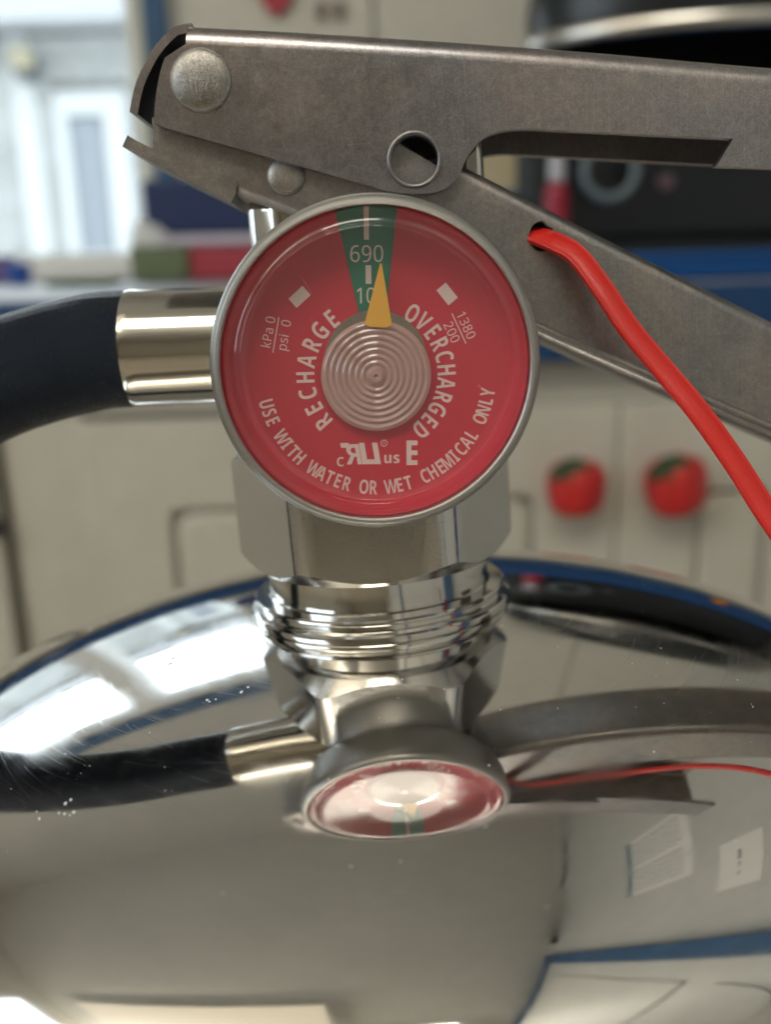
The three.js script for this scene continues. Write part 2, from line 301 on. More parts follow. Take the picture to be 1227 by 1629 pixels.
{
  // an upturned bowl with a metal rim, on top of the appliance
  const b = thing('upturned_bowl', 'black upturned bowl with a shiny metal rim above the black appliance', 'bowl', [0.29, 0.154, -0.625]);
  const sc = (g) => { g.scale(0.71, 1, 0.36); return g; };
  put('bowl_body', sc(lathe([[0.243, 0.004], [0.247, 0.02], [0.242, 0.042], [0.225, 0.062], [0.19, 0.08], [0.12, 0.094], [0, 0.1], [0, 0.096], [0.12, 0.09], [0.187, 0.076], [0.22, 0.058], [0.236, 0.04], [0.24, 0.02], [0.238, 0.004], [0.243, 0.004]], 96)), M.black, b);
  put('rim', sc(lathe([[0.236, -0.002], [0.247, -0.004], [0.2515, 0.0], [0.25, 0.0055], [0.244, 0.0075], [0.236, 0.006], [0.236, -0.002]], 96)), std({ color: rgb(0.7, 0.68, 0.64), metalness: 1, roughness: 0.25 }), b);
}
{
  const t = thing('red_container', 'red plastic container with a white lid below the navy box', 'container', [-0.172, CT, -0.90]);
  put('tub', new RoundedBoxGeometry(0.104, 0.034, 0.09, 3, 0.005).translate(0, 0.0172, 0), flat(0.42, 0.05, 0.075), t);
  put('lid', new RoundedBoxGeometry(0.112, 0.0105, 0.098, 3, 0.004).translate(0, 0.0397, 0), flat(0.62, 0.57, 0.68), t);
  tag(put('navy_box', new RoundedBoxGeometry(0.13, 0.054, 0.085, 3, 0.005).translate(-0.171, CT + 0.0725, -0.90), std({ color: rgb(0.02, 0.045, 0.16), roughness: 0.55, map: rep(mottle, 9, 9) })), 'navy blue box stacked on the white lid of the red container', 'box');
}
{
  // crumpled white bag
  const g = mergeVertices(new THREE.SphereGeometry(0.022, 24, 16).deleteAttribute('normal')), p = g.attributes.position;
  for (let i = 0; i < p.count; i++) { const k = 1 + 0.16 * Math.sin(p.getX(i) * 420 + 1) * Math.sin(p.getY(i) * 390) + 0.1 * Math.sin(p.getZ(i) * 600 + p.getX(i) * 300); p.setXYZ(i, p.getX(i) * k, p.getY(i) * k, p.getZ(i) * k); }
  g.computeVertexNormals(); g.translate(-0.232, 0.0315, -0.872);
  tag(put('paper_bag', g, flat(0.7, 0.72, 0.74, 0.7)), 'crumpled white bag between the window and the navy box', 'bag');
}
tag(put('sponge', uvWorld(new RoundedBoxGeometry(0.06, 0.0355, 0.05, 3, 0.006).translate(-0.222, CT + 0.018, -0.872)), std({ color: rgb(0.22, 0.27, 0.16), roughness: 0.9, map: rep(mottle, 30, 30) })), 'yellow green sponge on the counter under the white bag', 'sponge');
tag(put('blue_cup', lathe([[0, 0], [0.0105, 0], [0.0125, 0.022], [0.0118, 0.022], [0.01, 0.002], [0, 0.002]], 28).translate(-0.383, CT, -0.90), flat(0.02, 0.10, 0.42)), 'small blue cup at the left end of the counter', 'cup');
tag(put('purple_pot', lathe([[0, 0], [0.014, 0], [0.02, 0.028], [0.018, 0.03], [0.012, 0.002], [0, 0.002]], 28).translate(-0.428, CT, -0.96), flat(0.22, 0.16, 0.36)), 'purple pot under the left side of the window', 'pot');
tag(put('green_cloth', new RoundedBoxGeometry(0.06, 0.006, 0.05, 2, 0.0025).translate(-0.275, CT + 0.0035, -0.77), flat(0.07, 0.15, 0.08, 0.9)), 'dark green cloth lying flat on the counter above the hose', 'cloth');
tag(put('white_board', new RoundedBoxGeometry(0.17, 0.014, 0.05, 2, 0.004).translate(-0.315, CT + 0.0075, -0.98), flat(0.66, 0.65, 0.64, 0.5)), 'white board lying on the counter below the window', 'board');
tag(put('orange_tag', new RoundedBoxGeometry(0.012, 0.03, 0.0016, 2, 0.0006).translate(0.2755, -0.041, CZ + 0.0315), flat(0.6, 0.22, 0.02)), 'small orange tag on the blue counter edge at the right', 'tag');

/* wall cabinet above, with little decorations */
{
  const c = thing('wall_cabinet', 'cream wall cabinet above the counter behind the top lever', 'cabinet', [0.09, 0.155, ZB]);
  put('carcass', bx(-0.26, 0.44, 0, 0.6, 0.002, 0.285), M.cabinet, c);
  put('door', bx(-0.258, -0.0885, 0.003, 0.59, 0.2855, 0.302, 0.002), M.cabinet, c);
  put('door', bx(-0.0855, 0.17, 0.003, 0.59, 0.2855, 0.302, 0.002), M.cabinet, c);
  put('door', bx(0.173, 0.438, 0.003, 0.59, 0.2855, 0.302, 0.002), M.cabinet, c);
  const s = new THREE.Shape(); s.moveTo(0, -0.016); s.bezierCurveTo(0.026, 0.002, 0.014, 0.02, 0, 0.01); s.bezierCurveTo(-0.014, 0.02, -0.026, 0.002, 0, -0.016);
  tag(put('red_ornament', new THREE.ExtrudeGeometry(s, { depth: 0.004, bevelSize: 0.001, bevelThickness: 0.001, bevelSegments: 2 }).translate(-0.0845, 0.236, ZB + 0.3045), flat(0.42, 0.03, 0.06)), 'red heart shaped ornament on the cream wall cabinet', 'ornament');
  for (const dx of [-0.0445, -0.0285]) tag(put('brown_magnet', new RoundedBoxGeometry(0.0085, 0.015, 0.004, 2, 0.0015).rotateZ(dx * 5).translate(dx, 0.2235, ZB + 0.3055), flat(0.2, 0.14, 0.12)), dx < -0.04 ? 'left one of two small brown magnets beside the red ornament' : 'right one of two small brown magnets beside the red ornament', 'magnet', 'brown magnets on the wall cabinet');
}

/* right wall: blue-cased door, notices, conduit (seen mirrored in the tank) */
{
  const d = thing('wall_door', 'cream door with blue painted casing in the wall beside the extinguisher', 'door', [XR, FLOOR, 0.62]);
  put('door_leaf', bx(-0.022, -0.002, 0.01, 1.66 - FLOOR, -0.44, 0.44), M.door, d);
  put('door_panel', [bx(-0.03, -0.0222, 0.2, 0.95, -0.33, 0.33), bx(-0.03, -0.0222, 1.1, 2.1, -0.33, 0.33)], M.door, d);
  put('casing', [bx(-0.034, -0.002, 0.0, 1.655 - FLOOR, -0.525, -0.445), bx(-0.034, -0.002, 0.0, 1.655 - FLOOR, 0.445, 0.525), bx(-0.034, -0.002, 1.655 - FLOOR, 1.735 - FLOOR, -0.525, 0.525)], M.blue, d);
  put('handle', [new THREE.SphereGeometry(0.028, 20, 14).translate(-0.075, 0.95, 0.36), new THREE.CylinderGeometry(0.011, 0.011, 0.06, 14).rotateZ(Math.PI / 2).translate(-0.05, 0.95, 0.36)], M.ferrule, d);
}
function notice(name, label, y0, y1, z0, z1, draw) {
  const cv = document.createElement('canvas'); cv.width = 256; cv.height = 340; const g = cv.getContext('2d');
  g.fillStyle = '#e9e6df'; g.fillRect(0, 0, 256, 340); draw(g);
  const t = new THREE.CanvasTexture(cv); t.colorSpace = THREE.SRGBColorSpace;
  const geo = new THREE.BoxGeometry(z1 - z0, y1 - y0, 0.001);
  const m = put(name, geo, [0, 1, 2, 3, 4, 5].map((k) => (k === 4 ? std({ map: t, roughness: 0.7 }) : M.white)));
  m.rotation.y = -Math.PI / 2; m.position.set(XR - 0.0012, (y0 + y1) / 2, (z0 + z1) / 2);
  return tag(m, label, 'notice');
}
notice('paper_notice', 'white paper notice with a blue header bar on the wall', 0.70, 1.04, -0.455, -0.19, (g) => {
  g.fillStyle = '#1c5a72'; g.fillRect(0, 0, 256, 26); g.fillStyle = '#77767a';
  for (let b = 0; b < 2; b++) for (let l = 0; l < 13; l++) for (let x = 14 + b * 122; x < 116 + b * 122;) { const w = 6 + rnd() * 22; g.fillRect(x, 46 + l * 20, Math.min(w, 118 + b * 122 - x), 6); x += w + 5; }
});
notice('paper_card', 'small white card with a dark mark on the wall', 0.46, 0.60, -0.25, -0.09, (g) => { g.fillStyle = '#4a4a4c'; g.fillRect(60, 150, 50, 20); g.fillRect(120, 155, 30, 12); g.fillRect(170, 152, 22, 14); });
tag(put('black_conduit', bx(XR - 0.022, XR - 0.002, 1.70, 1.735, -0.33, -0.01, 0.004), M.rubber), 'short black conduit under the ceiling above the notice', 'conduit');
tag(put('wall_cable', new THREE.TubeGeometry(new THREE.CatmullRomCurve3([V3(XR - 0.006, 1.68, -0.22), V3(XR - 0.006, 1.66, -0.34), V3(XR - 0.006, 1.70, -0.45), V3(XR - 0.006, 1.64, -0.55), V3(XR - 0.006, 1.60, -0.75), V3(XR - 0.006, 1.5, -1.05)]), 60, 0.005, 8), M.rubber), 'thin dark cable running along the wall under the ceiling', 'cable');

/* ceiling lamps */
function lamp(name, label, x, y, z, w, d, down, color = LAMP.color) {
  const l = thing(name, label, 'lamp', [x, y, z]);
  put('housing', [bx(-w / 2 - 0.012, w / 2 + 0.012, -0.03, 0.03, -d / 2 - 0.012, -d / 2), bx(-w / 2 - 0.012, w / 2 + 0.012, -0.03, 0.03, d / 2, d / 2 + 0.012), bx(-w / 2 - 0.012, -w / 2, -0.03, 0.03, -d / 2, d / 2), bx(w / 2, w / 2 + 0.012, -0.03, 0.03, -d / 2, d / 2)], M.lampCase, l);
  put('diffuser', bx(-w / 2, w / 2, -0.026, -0.022, -d / 2, d / 2), std({ color: rgb(0.5, 0.5, 0.5), emissive: rgb(1, 0.82, 0.53), emissiveIntensity: 0.4, roughness: 0.6 }), l);
  const a = new THREE.RectAreaLight(color, down, w, d); a.name = 'lamp_light'; a.position.set(0, -0.034, 0); a.rotation.set(-Math.PI / 2, 0, 0); l.add(a);
}
lamp('strip_lamp', 'long warm ceiling lamp mirrored at the bottom edge of the tank', -1.215, CEIL - 0.032, 0.67, 1.57, 0.46, LAMP.down, 0);
lamp('panel_lamp', 'square warm ceiling panel lamp behind the camera, mirrored in the lens and collar', -0.22, CEIL - 0.032, 1.235, 0.72, 0.72, LAMP.panel, LAMP.upColor);
{
  const l = thing('uplight', 'hanging trough lamp that lights the ceiling of the room behind the camera', 'lamp', [-1.5, 1.25, 1.5]);
  put('trough', [bx(-0.6, 0.6, -0.04, -0.03, -0.22, 0.22), bx(-0.6, 0.6, -0.03, 0.02, -0.22, -0.21), bx(-0.6, 0.6, -0.03, 0.02, 0.21, 0.22), bx(-0.6, -0.59, -0.03, 0.02, -0.21, 0.21), bx(0.59, 0.6, -0.03, 0.02, -0.21, 0.21)], M.lampCase, l);
  put('diffuser', bx(-0.585, 0.585, -0.004, 0.0, -0.205, 0.205), std({ color: rgb(0.5, 0.5, 0.5), emissive: rgb(1, 0.86, 0.58), emissiveIntensity: 2, roughness: 0.6 }), l);
  for (const k of [-1, 1]) put('hanger', bx(k * 0.45 - 0.004, k * 0.45 + 0.004, 0.0, CEIL - 1.25, -0.004, 0.004), M.lampCase, l);
  const b = new THREE.RectAreaLight(LAMP.upColor, LAMP.up, 1.16, 0.4); b.name = 'uplight_light'; b.position.set(0, 0.006, 0); b.rotation.set(Math.PI / 2, 0, 0); l.add(b);
}

/* ---------- fire extinguisher (millimetres about its own axis, then scaled; origin at its base) ---------- */
const BASE = V3(-2.5, -600, 0);
const tilt = new THREE.Euler(rad(-3.5), 0, rad(2.8), 'ZXY');
const ext = thing('fire_extinguisher', 'polished steel fire extinguisher with red pressure gauge and squeeze levers', 'fire extinguisher');
ext.rotation.copy(tilt); ext.position.copy(BASE.clone().multiplyScalar(0.001).applyEuler(tilt));
const L = (g) => { g.translate(-BASE.x, -BASE.y, -BASE.z); g.scale(0.001, 0.001, 0.001); return g; };
const mmUv = (g) => { uvWorld(g); return g; };
const at = (g, x, y = 0, z = 0) => g.translate(x, y, z);

// tank: dome, knuckle, straight body, rolled foot
const DOME = { A: 77, B: 20, n: 1.8, r0: 17.5, y0: -38.5 };
const domeF = (r) => DOME.B * Math.pow(Math.max(0, 1 - Math.pow(r / DOME.A, DOME.n)), 1 / DOME.n);
const domeC = DOME.y0 - domeF(DOME.r0);
const domeY = (r) => domeC + domeF(r);
{
  const pts = [];
  for (let i = 0; i <= 110; i++) { const a = (i / 110) * Math.PI / 2, r = Math.max(0.001, DOME.A * Math.sin(a)); pts.push([r, domeY(r)]); }
  for (const y of [-20, -60, -200, -350, -480, -585]) pts.push([DOME.A, domeC + y > -590 ? domeC + y : -590]);
  pts.push([DOME.A - 1.5, -596], [DOME.A - 5, -600], [DOME.A - 9, -600], [DOME.A - 10, -596], [0.01, -592]);
  pts.reverse();
  put('tank', L(at(lathe(pts, 240), -2.5)), M.tank, ext);
}
// neck with ridges
put('neck_ring', L(at(creased(lathe([[17.6, -40.5], [17.8, -39.1], [18.7, -38.95], [19.8, -38.75], [20.1, -38.5], [20.15, -38.2], [20.1, -37.7], [19.85, -37.45], [18.9, -37.3], [18.7, -37.1], [18.7, -36.5], [18.9, -36.3], [19.3, -36.15], [19.35, -35.8], [19.1, -35.55], [17.2, -35.4], [16.9, -35.2], [16.9, -29]], 200), 0.28), -2.4)), M.chrome, ext);
// hexagonal coupling nut
{
  const ev = new Evaluator(); ev.attributes = ['position', 'normal', 'uv'];
  const hs = new THREE.Shape(), HR = 21.7, q = 2.6, cn = [0, 1, 2, 3, 4, 5].map((k) => V2(HR * Math.cos(k * Math.PI / 3), HR * Math.sin(k * Math.PI / 3)));
  cn.forEach((c, k) => { const p = cn[(k + 5) % 6], n = cn[(k + 1) % 6], a = c.clone().add(p.clone().sub(c).setLength(q)), b = c.clone().add(n.clone().sub(c).setLength(q)); if (k) hs.lineTo(a.x, a.y); else hs.moveTo(a.x, a.y); hs.quadraticCurveTo(c.x, c.y, b.x, b.y); });
  hs.closePath();
  const hex = new Brush(new THREE.ExtrudeGeometry(hs, { depth: 24, bevelEnabled: false, curveSegments: 8 }).rotateX(-Math.PI / 2).translate(0, -33.4, 0)); hex.updateMatrixWorld();
  const prof = lathe([[0.001, -31.2], [17.2, -31.2], [18.1, -31.0], [21.0, -28.6], [21.2, -28.2], [21.2, -15.2], [20.9, -14.7], [18.3, -12.4], [17.6, -12.2], [0.001, -12.2]], 120);
  const cone = new Brush(prof); cone.updateMatrixWorld();
  const r = ev.evaluate(hex, cone, INTERSECTION);
  let g = r.geometry.index ? r.geometry.toNonIndexed() : r.geometry.clone(); for (const k of Object.keys(g.attributes)) if (!['position', 'normal', 'uv'].includes(k)) g.deleteAttribute(k); g.clearGroups();
  g.rotateY(0.03); g = L(at(creased(g, 0.45), -2.3));
  put('coupling_nut', mmUv(g), M.nut, ext);
}
put('valve_body', L(merge([creased(lathe([[0.01, -12.6], [15, -12.6], [15.4, -11], [15.4, -8], [14.6, -6], [14.6, -2], [0.01, -2]], 96), 0.5), new RoundedBoxGeometry(33.6, 29, 14, 8, 6.2).translate(0, 12, 0)])), M.chrome, ext);
put('gauge_port', L(new THREE.CylinderGeometry(6.5, 6.5, 12, 32).rotateX(Math.PI / 2).translate(0, -0.6, 17)), M.chrome, ext);

// hose and ferrule
{
  const f = lathe([[6.8, 0], [8.2, 0.1], [8.65, 0.6], [8.75, 1.4], [8.6, 2.4], [8.55, 14], [8.45, 24.5], [7.5, 25.5], [7.5, 26]], 80); f.rotateZ(-Math.PI / 2); f.rotateZ(-0.035); f.translate(-36.6, 2.95, 0);
  put('hose_ferrule', L(creased(f, 0.5)), M.ferrule, ext);
  const c = new THREE.CatmullRomCurve3([V3(-30, 2.75, 0), V3(-37.5, 3.0, 0), V3(-41, 3.0, 0), V3(-46, 2.35, 0), V3(-51, 1.4, 0.3), V3(-56.5, 0.0, 0.8), V3(-63, -2.6, 1.2), V3(-72, -8, 1.5), V3(-82, -20, 2), V3(-91, -45, 3), V3(-97, -90, 4), V3(-98, -180, 4), V3(-96, -300, 4)]);
  const tg = new THREE.TubeGeometry(c, 220, 8.55, 40);
  const uv = tg.attributes.uv; for (let i = 0; i < uv.count; i++) uv.setXY(i, uv.getX(i) * 3, uv.getY(i));
  put('hose', L(tg), M.hose, ext);
}

// sheet-steel channel pieces
function plate(pts, z0, z1, holes = []) {
  const s = pts instanceof THREE.Shape ? pts : new THREE.Shape(pts.map((p) => V2(...p)));
  for (const h of holes) { const p = new THREE.Path(); p.absellipse(...h); s.holes.push(p); }
  const g = new THREE.ExtrudeGeometry(s, { depth: z1 - z0, bevelEnabled: false, curveSegments: 24 }); g.translate(0, 0, z0); return g;
}
function cap(top, Z, R, th) {   // folded top of a channel: cross-section swept along the 2-D line top
  const c = new THREE.SplineCurve(top.map((p) => V2(...p))), n = 60, K = 8, rows = [];
  for (let i = 0; i <= n; i++) {
    const p = c.getPoint(i / n), t = c.getTangent(i / n), nx = -t.y, ny = t.x, row = [];
    const sec = [];
    for (let k = 0; k <= K; k++) { const a = k / K * Math.PI / 2; sec.push([-R + R * Math.sin(a), Z - R + R * Math.cos(a)]); }
    for (let k = K; k >= 0; k--) { const a = k / K * Math.PI / 2; sec.push([-R + R * Math.sin(a), -(Z - R + R * Math.cos(a))]); }
    for (let k = 0; k <= K; k++) { const a = k / K * Math.PI / 2, q = R - th; sec.push([-R + q * Math.sin(a), -(Z - R + q * Math.cos(a))]); }
    for (let k = K; k >= 0; k--) { const a = k / K * Math.PI / 2, q = R - th; sec.push([-R + q * Math.sin(a), Z - R + q * Math.cos(a)]); }
    for (const [h, z] of sec) row.push([p.x + nx * h, p.y + ny * h, z]);
    rows.push(row);
  }
  const pos = [], q = rows[0].length, tri = (a, b, d) => pos.push(...a, ...b, ...d);
  for (let i = 0; i < n; i++) for (let k = 0; k < q; k++) { const a = rows[i][k], b = rows[i + 1][k], d = rows[i + 1][(k + 1) % q], e = rows[i][(k + 1) % q]; tri(a, b, d); tri(a, d, e); }
  for (const [row, fl] of [[rows[0], 0], [rows[n], 1]]) for (let k = 0; k < q / 2 - 1; k++) { const a = row[k], b = row[k + 1], d = row[q - 2 - k], e = row[q - 1 - k]; if (fl) { tri(a, d, b); tri(a, e, d); } else { tri(a, b, d); tri(a, d, e); } }
  const g = new THREE.BufferGeometry(); g.setAttribute('position', new THREE.Float32BufferAttribute(pos, 3)); g.computeVertexNormals(); return uvWorld(creased(g, 0.5));
}
const below = (top, R) => { const c = new THREE.SplineCurve(top.map((p) => V2(...p))), o = []; for (let i = 0; i <= 60; i++) { const p = c.getPoint(i / 60), t = c.getTangent(i / 60); o.push([p.x + t.y * R, p.y - t.x * R]); } return o; };
const flipIf = (g) => g;
{
  // squeeze lever
  const R = 2.6, Z = 11, th = 1.5;
  const top = [[-21.0, 43.6], [-6.4, 41.8], [13.6, 39.1], [30.2, 36.7], [54.5, 32.9], [80, 29.4]];
  const s = new THREE.Shape(); const b = below(top, R);
  s.moveTo(-26.6, 31.9); s.quadraticCurveTo(-25.9, 36.5, -24.2, 39.6); s.lineTo(b[0][0], b[0][1]);
  for (const p of b.slice(1)) s.lineTo(...p);
  s.lineTo(80, 17.4); s.lineTo(46.6, 20.9); s.lineTo(48.9, 24.2); s.lineTo(22.5, 27.4); s.quadraticCurveTo(17.6, 27.9, 15.6, 26.3);
  s.quadraticCurveTo(14.2, 25.2, 13.2, 23.2); s.quadraticCurveTo(11.6, 20.5, 9.0, 20.4); s.quadraticCurveTo(4.5, 20.4, 1.8, 21.6); s.lineTo(-25.4, 31.2); s.closePath();
  const hole = [[7.0, 24.75, 3.1, 3.0, 0, Math.PI * 2]];
  const far = new THREE.Shape(); far.moveTo(-26.6, 31.9); far.quadraticCurveTo(-25.9, 36.5, -24.2, 39.6); for (const p of b) far.lineTo(...p); far.lineTo(80, 20.2); far.lineTo(22.5, 27.4); far.quadraticCurveTo(17.6, 27.9, 15.6, 26.3); far.quadraticCurveTo(11.6, 20.5, 9.0, 20.4); far.quadraticCurveTo(4.5, 20.4, 1.8, 21.6); far.closePath();
  const shp = () => { const c = s.clone(); return c; };
  const parts = [plate(shp(), Z - th, Z, hole), plate(far, -Z, -Z + th, hole), cap(top, Z, R, th)];
  // hood: the top web carried over the left end
  const hood = [[-20.6, 44.0], [-22.0, 43.9], [-23.5, 43.4], [-26.2, 41.1], [-28.7, 37.5], [-30.1, 33.9]];
  const hc = new THREE.SplineCurve(hood.map((p) => V2(...p))), o = [], inn = [];
  for (let i = 0; i <= 30; i++) { const p = hc.getPoint(i / 30), t = hc.getTangent(i / 30); o.push([p.x, p.y]); inn.push([p.x - t.y * 1.1, p.y + t.x * 1.1]); }
  parts.push(plate([...o, ...inn.reverse()], -9.4, 9.0));
  const lever = put('lever', L(uvWorld(creased(merge(parts), 0.5), 0.001)), M.steel, ext);
  const rivet = (r, h, x, y, z) => creased(lathe([[0.01, h], [r * 0.3, h * 0.97], [r * 0.55, h * 0.88], [r * 0.75, h * 0.72], [r * 0.9, h * 0.46], [r * 0.98, h * 0.18], [r, 0], [r, -1]].reverse(), 48), 0.7).rotateX(Math.PI / 2).translate(x, y, z);
  put('rivet', L(uvWorld(rivet(4.0, 0.95, -19.9, 36.5, 11), 0.001)), M.rivet, lever);
  // rolled edge of the pin hole
  put('hole_rim', L(uvWorld(new THREE.TorusGeometry(3.35, 0.3, 10, 48).translate(7.0, 24.75, 11.02), 0.001)), M.steel, lever);

  // carry handle
  const htop = [[12.5, 24.6], [18, 21.4], [35, 11.6], [54.8, 0.4], [80, -13.8]], hR = 1.8, hZ = 9;
  const hs = new THREE.Shape(), hb = below(htop, hR);
  hs.moveTo(-27.2, 33.0); hs.lineTo(-27.6, 28.9); hs.lineTo(-19.4, 24.2); hs.lineTo(-17.2, 22.8); 
  const hbot = [[80, -29], [55, -16.3], [23.3, -0.2], [-6, 17.0], [-17.6, 22.6]], bR = 2.2; for (const p of below(hbot, bR).reverse()) hs.lineTo(...p);
  for (const p of hb.reverse()) hs.lineTo(...p);
  hs.lineTo(4, 28); hs.lineTo(-12, 31); hs.closePath();
  const slot = [[23.6, 13.9, 1.7, 2.0, 0, Math.PI * 2]];
  const lip = new THREE.CatmullRomCurve3([V3(-2, 16.8, 8.8), V3(23.3, 1.6, 8.8), V3(55, -14.5, 8.8), V3(80, -27.2, 8.8)], false, 'catmullrom', 0.1);
  const lipGeo = new THREE.TubeGeometry(lip, 90, 0.6, 12);
  const hp = [plate(hs.clone(), hZ - 1.5, hZ, slot), plate(hs.clone(), -hZ, -hZ + 1.5), cap(htop, hZ, hR, 1.4), cap(hbot, hZ, bR, 1.4), lipGeo];
  const bot = [[-30.6, 30.9], [-28.6, 29.6], [-19.2, 24.2], [-17.0, 22.7]], bc = new THREE.SplineCurve(bot.map((p) => V2(...p))), bo = [], bi = [];
  for (let i = 0; i <= 16; i++) { const p = bc.getPoint(i / 16), t = bc.getTangent(i / 16); bo.push([p.x, p.y]); bi.push([p.x + t.y * 1.6, p.y - t.x * 1.6]); }
  hp.push(plate([...bo, ...bi.reverse()], -9.6, 9.6));
  const handle = put('carry_handle', L(uvWorld(creased(merge(hp), 0.5), 0.001)), M.handle, ext);
  put('rivet', L(uvWorld(rivet(2.6, 0.7, -10.2, 24.3, 9), 0.001)), M.rivet, handle);
  put('valve_stem', L(new RoundedBoxGeometry(3.4, 10, 12, 3, 1).translate(15.0, 26, 0)), M.chrome, ext);
}

// pressure gauge: bezel, dial, pointer, coil, lens (own frame: +z out of the face)
{
  const gg = new THREE.Group(); gg.name = 'pressure_gauge';
  gg.position.set(-BASE.x, -BASE.y - 0.75, 28).multiplyScalar(0.001); gg.rotation.set(rad(0), rad(1), 0); ext.add(gg);
  const S = (g) => g.scale(0.001, 0.001, 0.001), ax = (pts, seg = 160) => lathe(pts, seg).rotateX(Math.PI / 2);
  put('bezel', S(creased(ax([[5, -12], [15, -12], [17.6, -11.2], [18.9, -9.6], [19.5, -7], [19.8, -4], [20.0, -2.6], [20.05, -1.7], [19.9, -0.9], [19.6, -0.35], [19.2, -0.05], [18.85, 0.0], [18.65, -0.2], [18.6, -0.8], [18.6, -9]]), 0.5)), M.bezel, gg);
  // printed dial: flat disc with a raised border, artwork in millimetres
  const q = 1024, cv = document.createElement('canvas'); cv.width = cv.height = q;
  const c = cv.getContext('2d'), K = q / 40;
  c.fillStyle = '#be1a38'; c.fillRect(0, 0, q, q);
  c.translate(q / 2, q / 2 + 1.45 * K); c.rotate(rad(4));               // art centre, a little below the disc's centre
  const u = K / 12.55;                                  // one photograph pixel on the dial
  c.scale(u, u);
  c.fillStyle = '#11705a'; c.beginPath(); c.moveTo(-85, -360); c.lineTo(-22, -78); c.lineTo(15, -78); c.lineTo(45, -360); c.closePath(); c.fill();
  const ink = '#d9c6c2'; c.fillStyle = ink; c.textAlign = 'center'; c.textBaseline = 'middle';
  const tx = (t, x, y, h, rot = 0, weight = '', sx = 1) => { c.save(); c.translate(x, y); c.rotate(rot); c.scale(sx, 1); c.font = `${weight} ${h / 0.72}px sans-serif`; c.fillText(t, 0, 0); c.restore(); };
  c.fillRect(-17, -275, 8, 68); tx('690', -13, -186, 25, 0, '', 0.95); c.fillRect(-15, -169, 9, 28); tx('100', -7, -123, 24, 0, '', 0.9);
  for (const [x, y, a] of [[-118, -122, -0.72], [112, -125, 0.88]]) { c.save(); c.translate(x, y); c.rotate(a); c.fillRect(-15, -9.5, 30, 19); c.restore(); }
  const arc = (t, r, a0, a1, h, weight, inward, sx = 0.8) => { const n = t.length; for (let i = 0; i < n; i++) { const a = rad(a0 + (a1 - a0) * i / (n - 1)); tx(t[i], r * Math.sin(a), -r * Math.cos(a), h, inward ? a + Math.PI : a, weight, sx); } };
  arc('RECHARGE', 111, 229, 322, 29, 'bold', false, 0.76);
  arc('OVERCHARGED', 111, 31, 141, 29, 'bold', false, 0.72);
  arc('USE WITH WATER OR WET CHEMICAL ONLY', 180, 256, 99, 23, 'bold', true, 0.72);
  tx('C', -59, 138, 15, 0, 'bold'); tx('us', 24, 132, 18, 0.0, 'bold'); c.lineWidth = 1.4; c.strokeStyle = ink; c.beginPath(); c.arc(12, 108, 5, 0, 7); c.stroke(); tx('R', 12, 108, 5);
  // recognised-component mark: mirrored slanted R joined to a U
  c.save(); c.translate(-24, 124); c.transform(1, 0, 0.16, 1, 0, 0);
  c.save(); c.scale(-1, 1); c.font = 'bold 46px sans-serif'; c.fillText('R', 13, 2); c.restore();
  c.fillRect(-2, -17, 9, 35); c.fillRect(-2, 10, 30, 8); c.fillRect(19, -17, 9, 35); c.fillRect(-32, -17, 14, 8); c.restore();
  c.fillRect(48, 104, 8, 40); for (let k = 0; k < 3; k++) c.fillRect(48, 104 + k * 16, 18, 8);
  c.strokeStyle = ink; c.lineWidth = 2;
  c.save(); c.translate(-157, -62); c.rotate(-1.37); tx('kPa 0', 4, -12, 15); c.beginPath(); c.moveTo(-26, 0); c.lineTo(30, 0); c.stroke(); tx('psi  0', 4, 13, 15); c.restore();
  c.save(); c.translate(131, -72); c.rotate(1.12); tx('1380', 0, -12, 15); c.beginPath(); c.moveTo(-26, 0); c.lineTo(26, 0); c.stroke(); tx('200', 0, 13, 15); c.restore();
  // scratches and dust
  c.setTransform(1, 0, 0, 1, 0, 0);
  for (const [x0, y0, x1, y1, w, al] of [[-8.2, -11.2, -7.2, -9.2, 1.6, 0.5], [-7.6, -6.4, -7.1, -5.2, 1.4, 0.4], [12.8, 3.6, 13.1, 4.0, 5, 0.35], [6.2, -9.4, 7.4, -8.6, 1.2, 0.25], [-12, 6.5, -10.8, 7.6, 1.2, 0.25]]) { c.strokeStyle = `rgba(235,205,200,${al})`; c.lineWidth = w * 1.4; c.beginPath(); c.moveTo(q / 2 + x0 * K, q / 2 + y0 * K); c.lineTo(q / 2 + x1 * K, q / 2 + y1 * K); c.stroke(); }
  for (let k = 0; k < 900; k++) { const a = rnd() * 6.3, rr = Math.sqrt(rnd()) * 18, v = rnd(); c.fillStyle = v < 0.5 ? `rgba(60,10,16,${0.1 + 0.2 * rnd()})` : `rgba(240,190,190,${0.06 + 0.16 * rnd()})`; c.beginPath(); c.arc(q / 2 + rr * Math.cos(a) * K, q / 2 + rr * Math.sin(a) * K, 0.8 + 2.2 * rnd() * rnd(), 0, 7); c.fill(); }
  const t = new THREE.CanvasTexture(cv); t.colorSpace = THREE.SRGBColorSpace; t.anisotropy = 8;
  const dg = ax([[0.01, -6.0], [8, -6.0], [15.9, -6.0], [17.2, -5.9], [17.7, -5.5], [18.25, -3.2], [18.55, -1.4]], 120);
  const dp = dg.attributes.position, du = dg.attributes.uv; for (let i = 0; i < dp.count; i++) du.setXY(i, 0.5 + dp.getX(i) / 40, 0.5 + dp.getY(i) / 40);
  put('dial', S(dg), std({ map: t, roughness: 0.5 }), gg);
  // pointer
  const cy = -1.45, ps = new THREE.Shape([V2(-1.7, 6.3), V2(-0.1, 13.6), V2(0.1, 13.6), V2(1.7, 6.3), V2(0.9, 6.0), V2(-0.9, 6.0)]);
